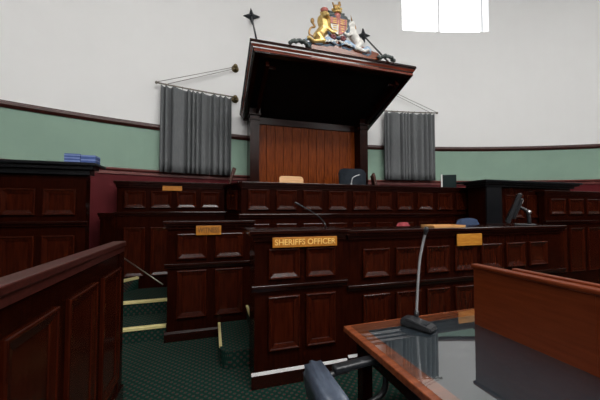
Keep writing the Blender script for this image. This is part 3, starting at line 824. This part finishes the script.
def office_chair(name, label, loc, rz, seat_h, back_h, mat, w=.50, arms=False, bt=.08, lean=.10, rc=(.08, .08)):
    """faces local -Y; backrest at +Y"""
    t = thing(name, label, 'chair', loc, rz)
    swivel_base(t, seat_h)
    obj('seat', rbox(-w/2, w/2, -.24, .24, seat_h-.08, seat_h, .035), mat, t, True)
    bm = rslab(w, back_h-seat_h-.10, bt, rc, bt*.42)
    bend(bm, .25)
    obj('backrest', bm, mat, t, True, xf=Matrix.Translation((0, .25, seat_h+.10)) @ Matrix.Rotation(-lean, 4, 'X'))
    bm = bmesh.new(); tube(bm, smooth_path([(0, .10, seat_h-.09), (0, .27, seat_h-.06), (0, .31, seat_h+.2)], 5), .02, 8); obj('back_bracket', bm, 'black_plastic', t, True)
    if arms:
        for s in (-1, 1):
            x = s*(w/2+.02); za = seat_h+.225
            bm = bmesh.new()
            p = smooth_path([(x*.9, .16, seat_h-.05), (x, .02, seat_h-.04), (x, -.17, seat_h+.02), (x, -.19, seat_h+.14), (x, -.12, za-.02), (x, .05, za-.035), (x, .18, za-.06)], 6)
            tube(bm, p, .017, 10); a = obj('armrest', bm, 'black_plastic', t, True)
            bm = rbox(x-.028, x+.028, -.19, .12, za-.022, za+.012, .012, 3)
            for v in bm.verts: v.co.z -= .9*max(0, v.co.y+.03)**2
            obj('arm_pad', bm, 'black_plastic', a, True)
    return t
office_chair('office_chair', 'black office chair with blue-grey back and arms, at the table\'s left edge', (.74, 1.19, 0), math.radians(90), .46, .77, 'grey_vinyl', w=.46, arms=True, bt=.085, lean=.12)
office_chair('office_chair', 'high-backed black office chair behind the judge\'s bench', (2.55, 4.72, .95), math.radians(-4), .50, 1.34, 'black_fabric', w=.54)
office_chair('office_chair', 'blue chair whose rounded back shows above the orange-brown plate', (3.84, 3.30, 0), 0, .60, 1.375, 'blue_cloth', w=.46, rc=(.22, .11))
office_chair('office_chair', 'red chair whose top just shows above the counter', (2.66, 3.30, 0), 0, .60, 1.325, 'red_cloth', w=.24, rc=(.115, .08))
def wooden_chair(name, label, loc, rz, mat, w, seat_h, back_h, curve=0.0):
    t = thing(name, label, 'chair', loc, rz)
    obj('seat', rbox(-w/2, w/2, -.22, .22, seat_h-.04, seat_h, .012, 2), mat, t)
    for sx in (-1, 1):
        bm = bmesh.new(); box(bm, sx*(w/2-.025)-.02, sx*(w/2-.025)+.02, -.21, -.17, 0, seat_h-.04); obj('leg', bm, mat, t)
        bm = bmesh.new(); p = smooth_path([(sx*(w/2-.025), .20, 0), (sx*(w/2-.025), .20, seat_h), (sx*(w/2-.025), .23, (seat_h+back_h)/2), (sx*(w/2-.025), .28+curve, back_h-.03)], 6)
        tube(bm, p, .02, 8); obj('leg', bm, mat, t, True)
    bm = rslab(w, .24, .028, (.05, .05), .006)
    obj('back_panel', bm, mat, t, xf=Matrix.Translation((0, .215+curve*.5, back_h-.24)) @ Matrix.Rotation(-.22-curve, 4, 'X'))
    return t
wooden_chair('wooden_chair', 'pale wooden chair whose back shows above the judge\'s bench', (1.35, 4.72, .95), math.radians(0), 'pale_wood', .44, .62, 1.155)
wooden_chair('wooden_chair', 'dark brown wooden chair turned side-on, right of the black chair', (3.27, 4.92, .95), math.radians(66), 'brown_wood', .36, .62, 1.27)
wooden_chair('wooden_chair', 'dark wooden chair seen edge-on beside the left curtain', (.06, 5.33, .95), math.radians(-90), 'brown_wood', .28, .62, 1.315, .05)

# ------------------------------------------------------------------ small things
tray = thing('wooden_tray', 'shallow pale wooden tray on the counter behind the tall microphone', 'tray', (2.60, 2.78, 1.306))
bm = bmesh.new(); box(bm, -.21, .21, -.10, .10, 0, .010)
obj('tray_bottom', bm, 'pale_wood', tray)
bm = bmesh.new()
box(bm, -.21, .21, -.11, -.10, 0, .02); box(bm, -.21, .21, .10, .11, 0, .02); box(bm, -.22, -.21, -.11, .11, 0, .02); box(bm, .21, .22, -.11, .11, 0, .02)
obj('tray_rim', bm, 'pale_wood', tray)
for k, (x, lab, w, h) in enumerate(((-1.57, 'blue box with pale bands, left one of two on the tall black-topped bench', .155, .115), (-1.41, 'blue box, right one of two on the tall black-topped bench', .15, .105))):
    t = thing('box', lab, 'box', (x, 4.08, 2.046))
    obj('carton', B(-w/2, w/2, -.08, .08, 0, h, bev=.004), 'blue_box', t)
    for z in ((.25, .55, .85) if k == 0 else (.45, .9)):
        obj('band', B(-w/2-.001, w/2+.001, -.081, .081, h*z-.007, h*z+.007), 'pale_blue', t)

# ------------------------------------------------------------------ camera, light, view
cam = bpy.data.cameras.new('camera'); co_ = bpy.data.objects.new('camera', cam); C.objects.link(co_)
cam.sensor_width = 36; cam.sensor_fit = 'HORIZONTAL'; cam.lens = 290/600*36; cam.clip_start = .02
co_.location = (0, 0, 1.5); co_.rotation_euler = (math.radians(90+1.98), 0, math.radians(-16.9))
S.camera = co_
w = bpy.data.worlds.new('world'); S.world = w; w.use_nodes = True
w.node_tree.nodes['Background'].inputs[0].default_value = (.6, .7, .9, 1); w.node_tree.nodes['Background'].inputs[1].default_value = .3
S.view_settings.view_transform = 'Standard'; S.view_settings.look = 'None'
S.view_settings.exposure = -.2; S.view_settings.gamma = 1; S.view_settings.use_curve_mapping = False
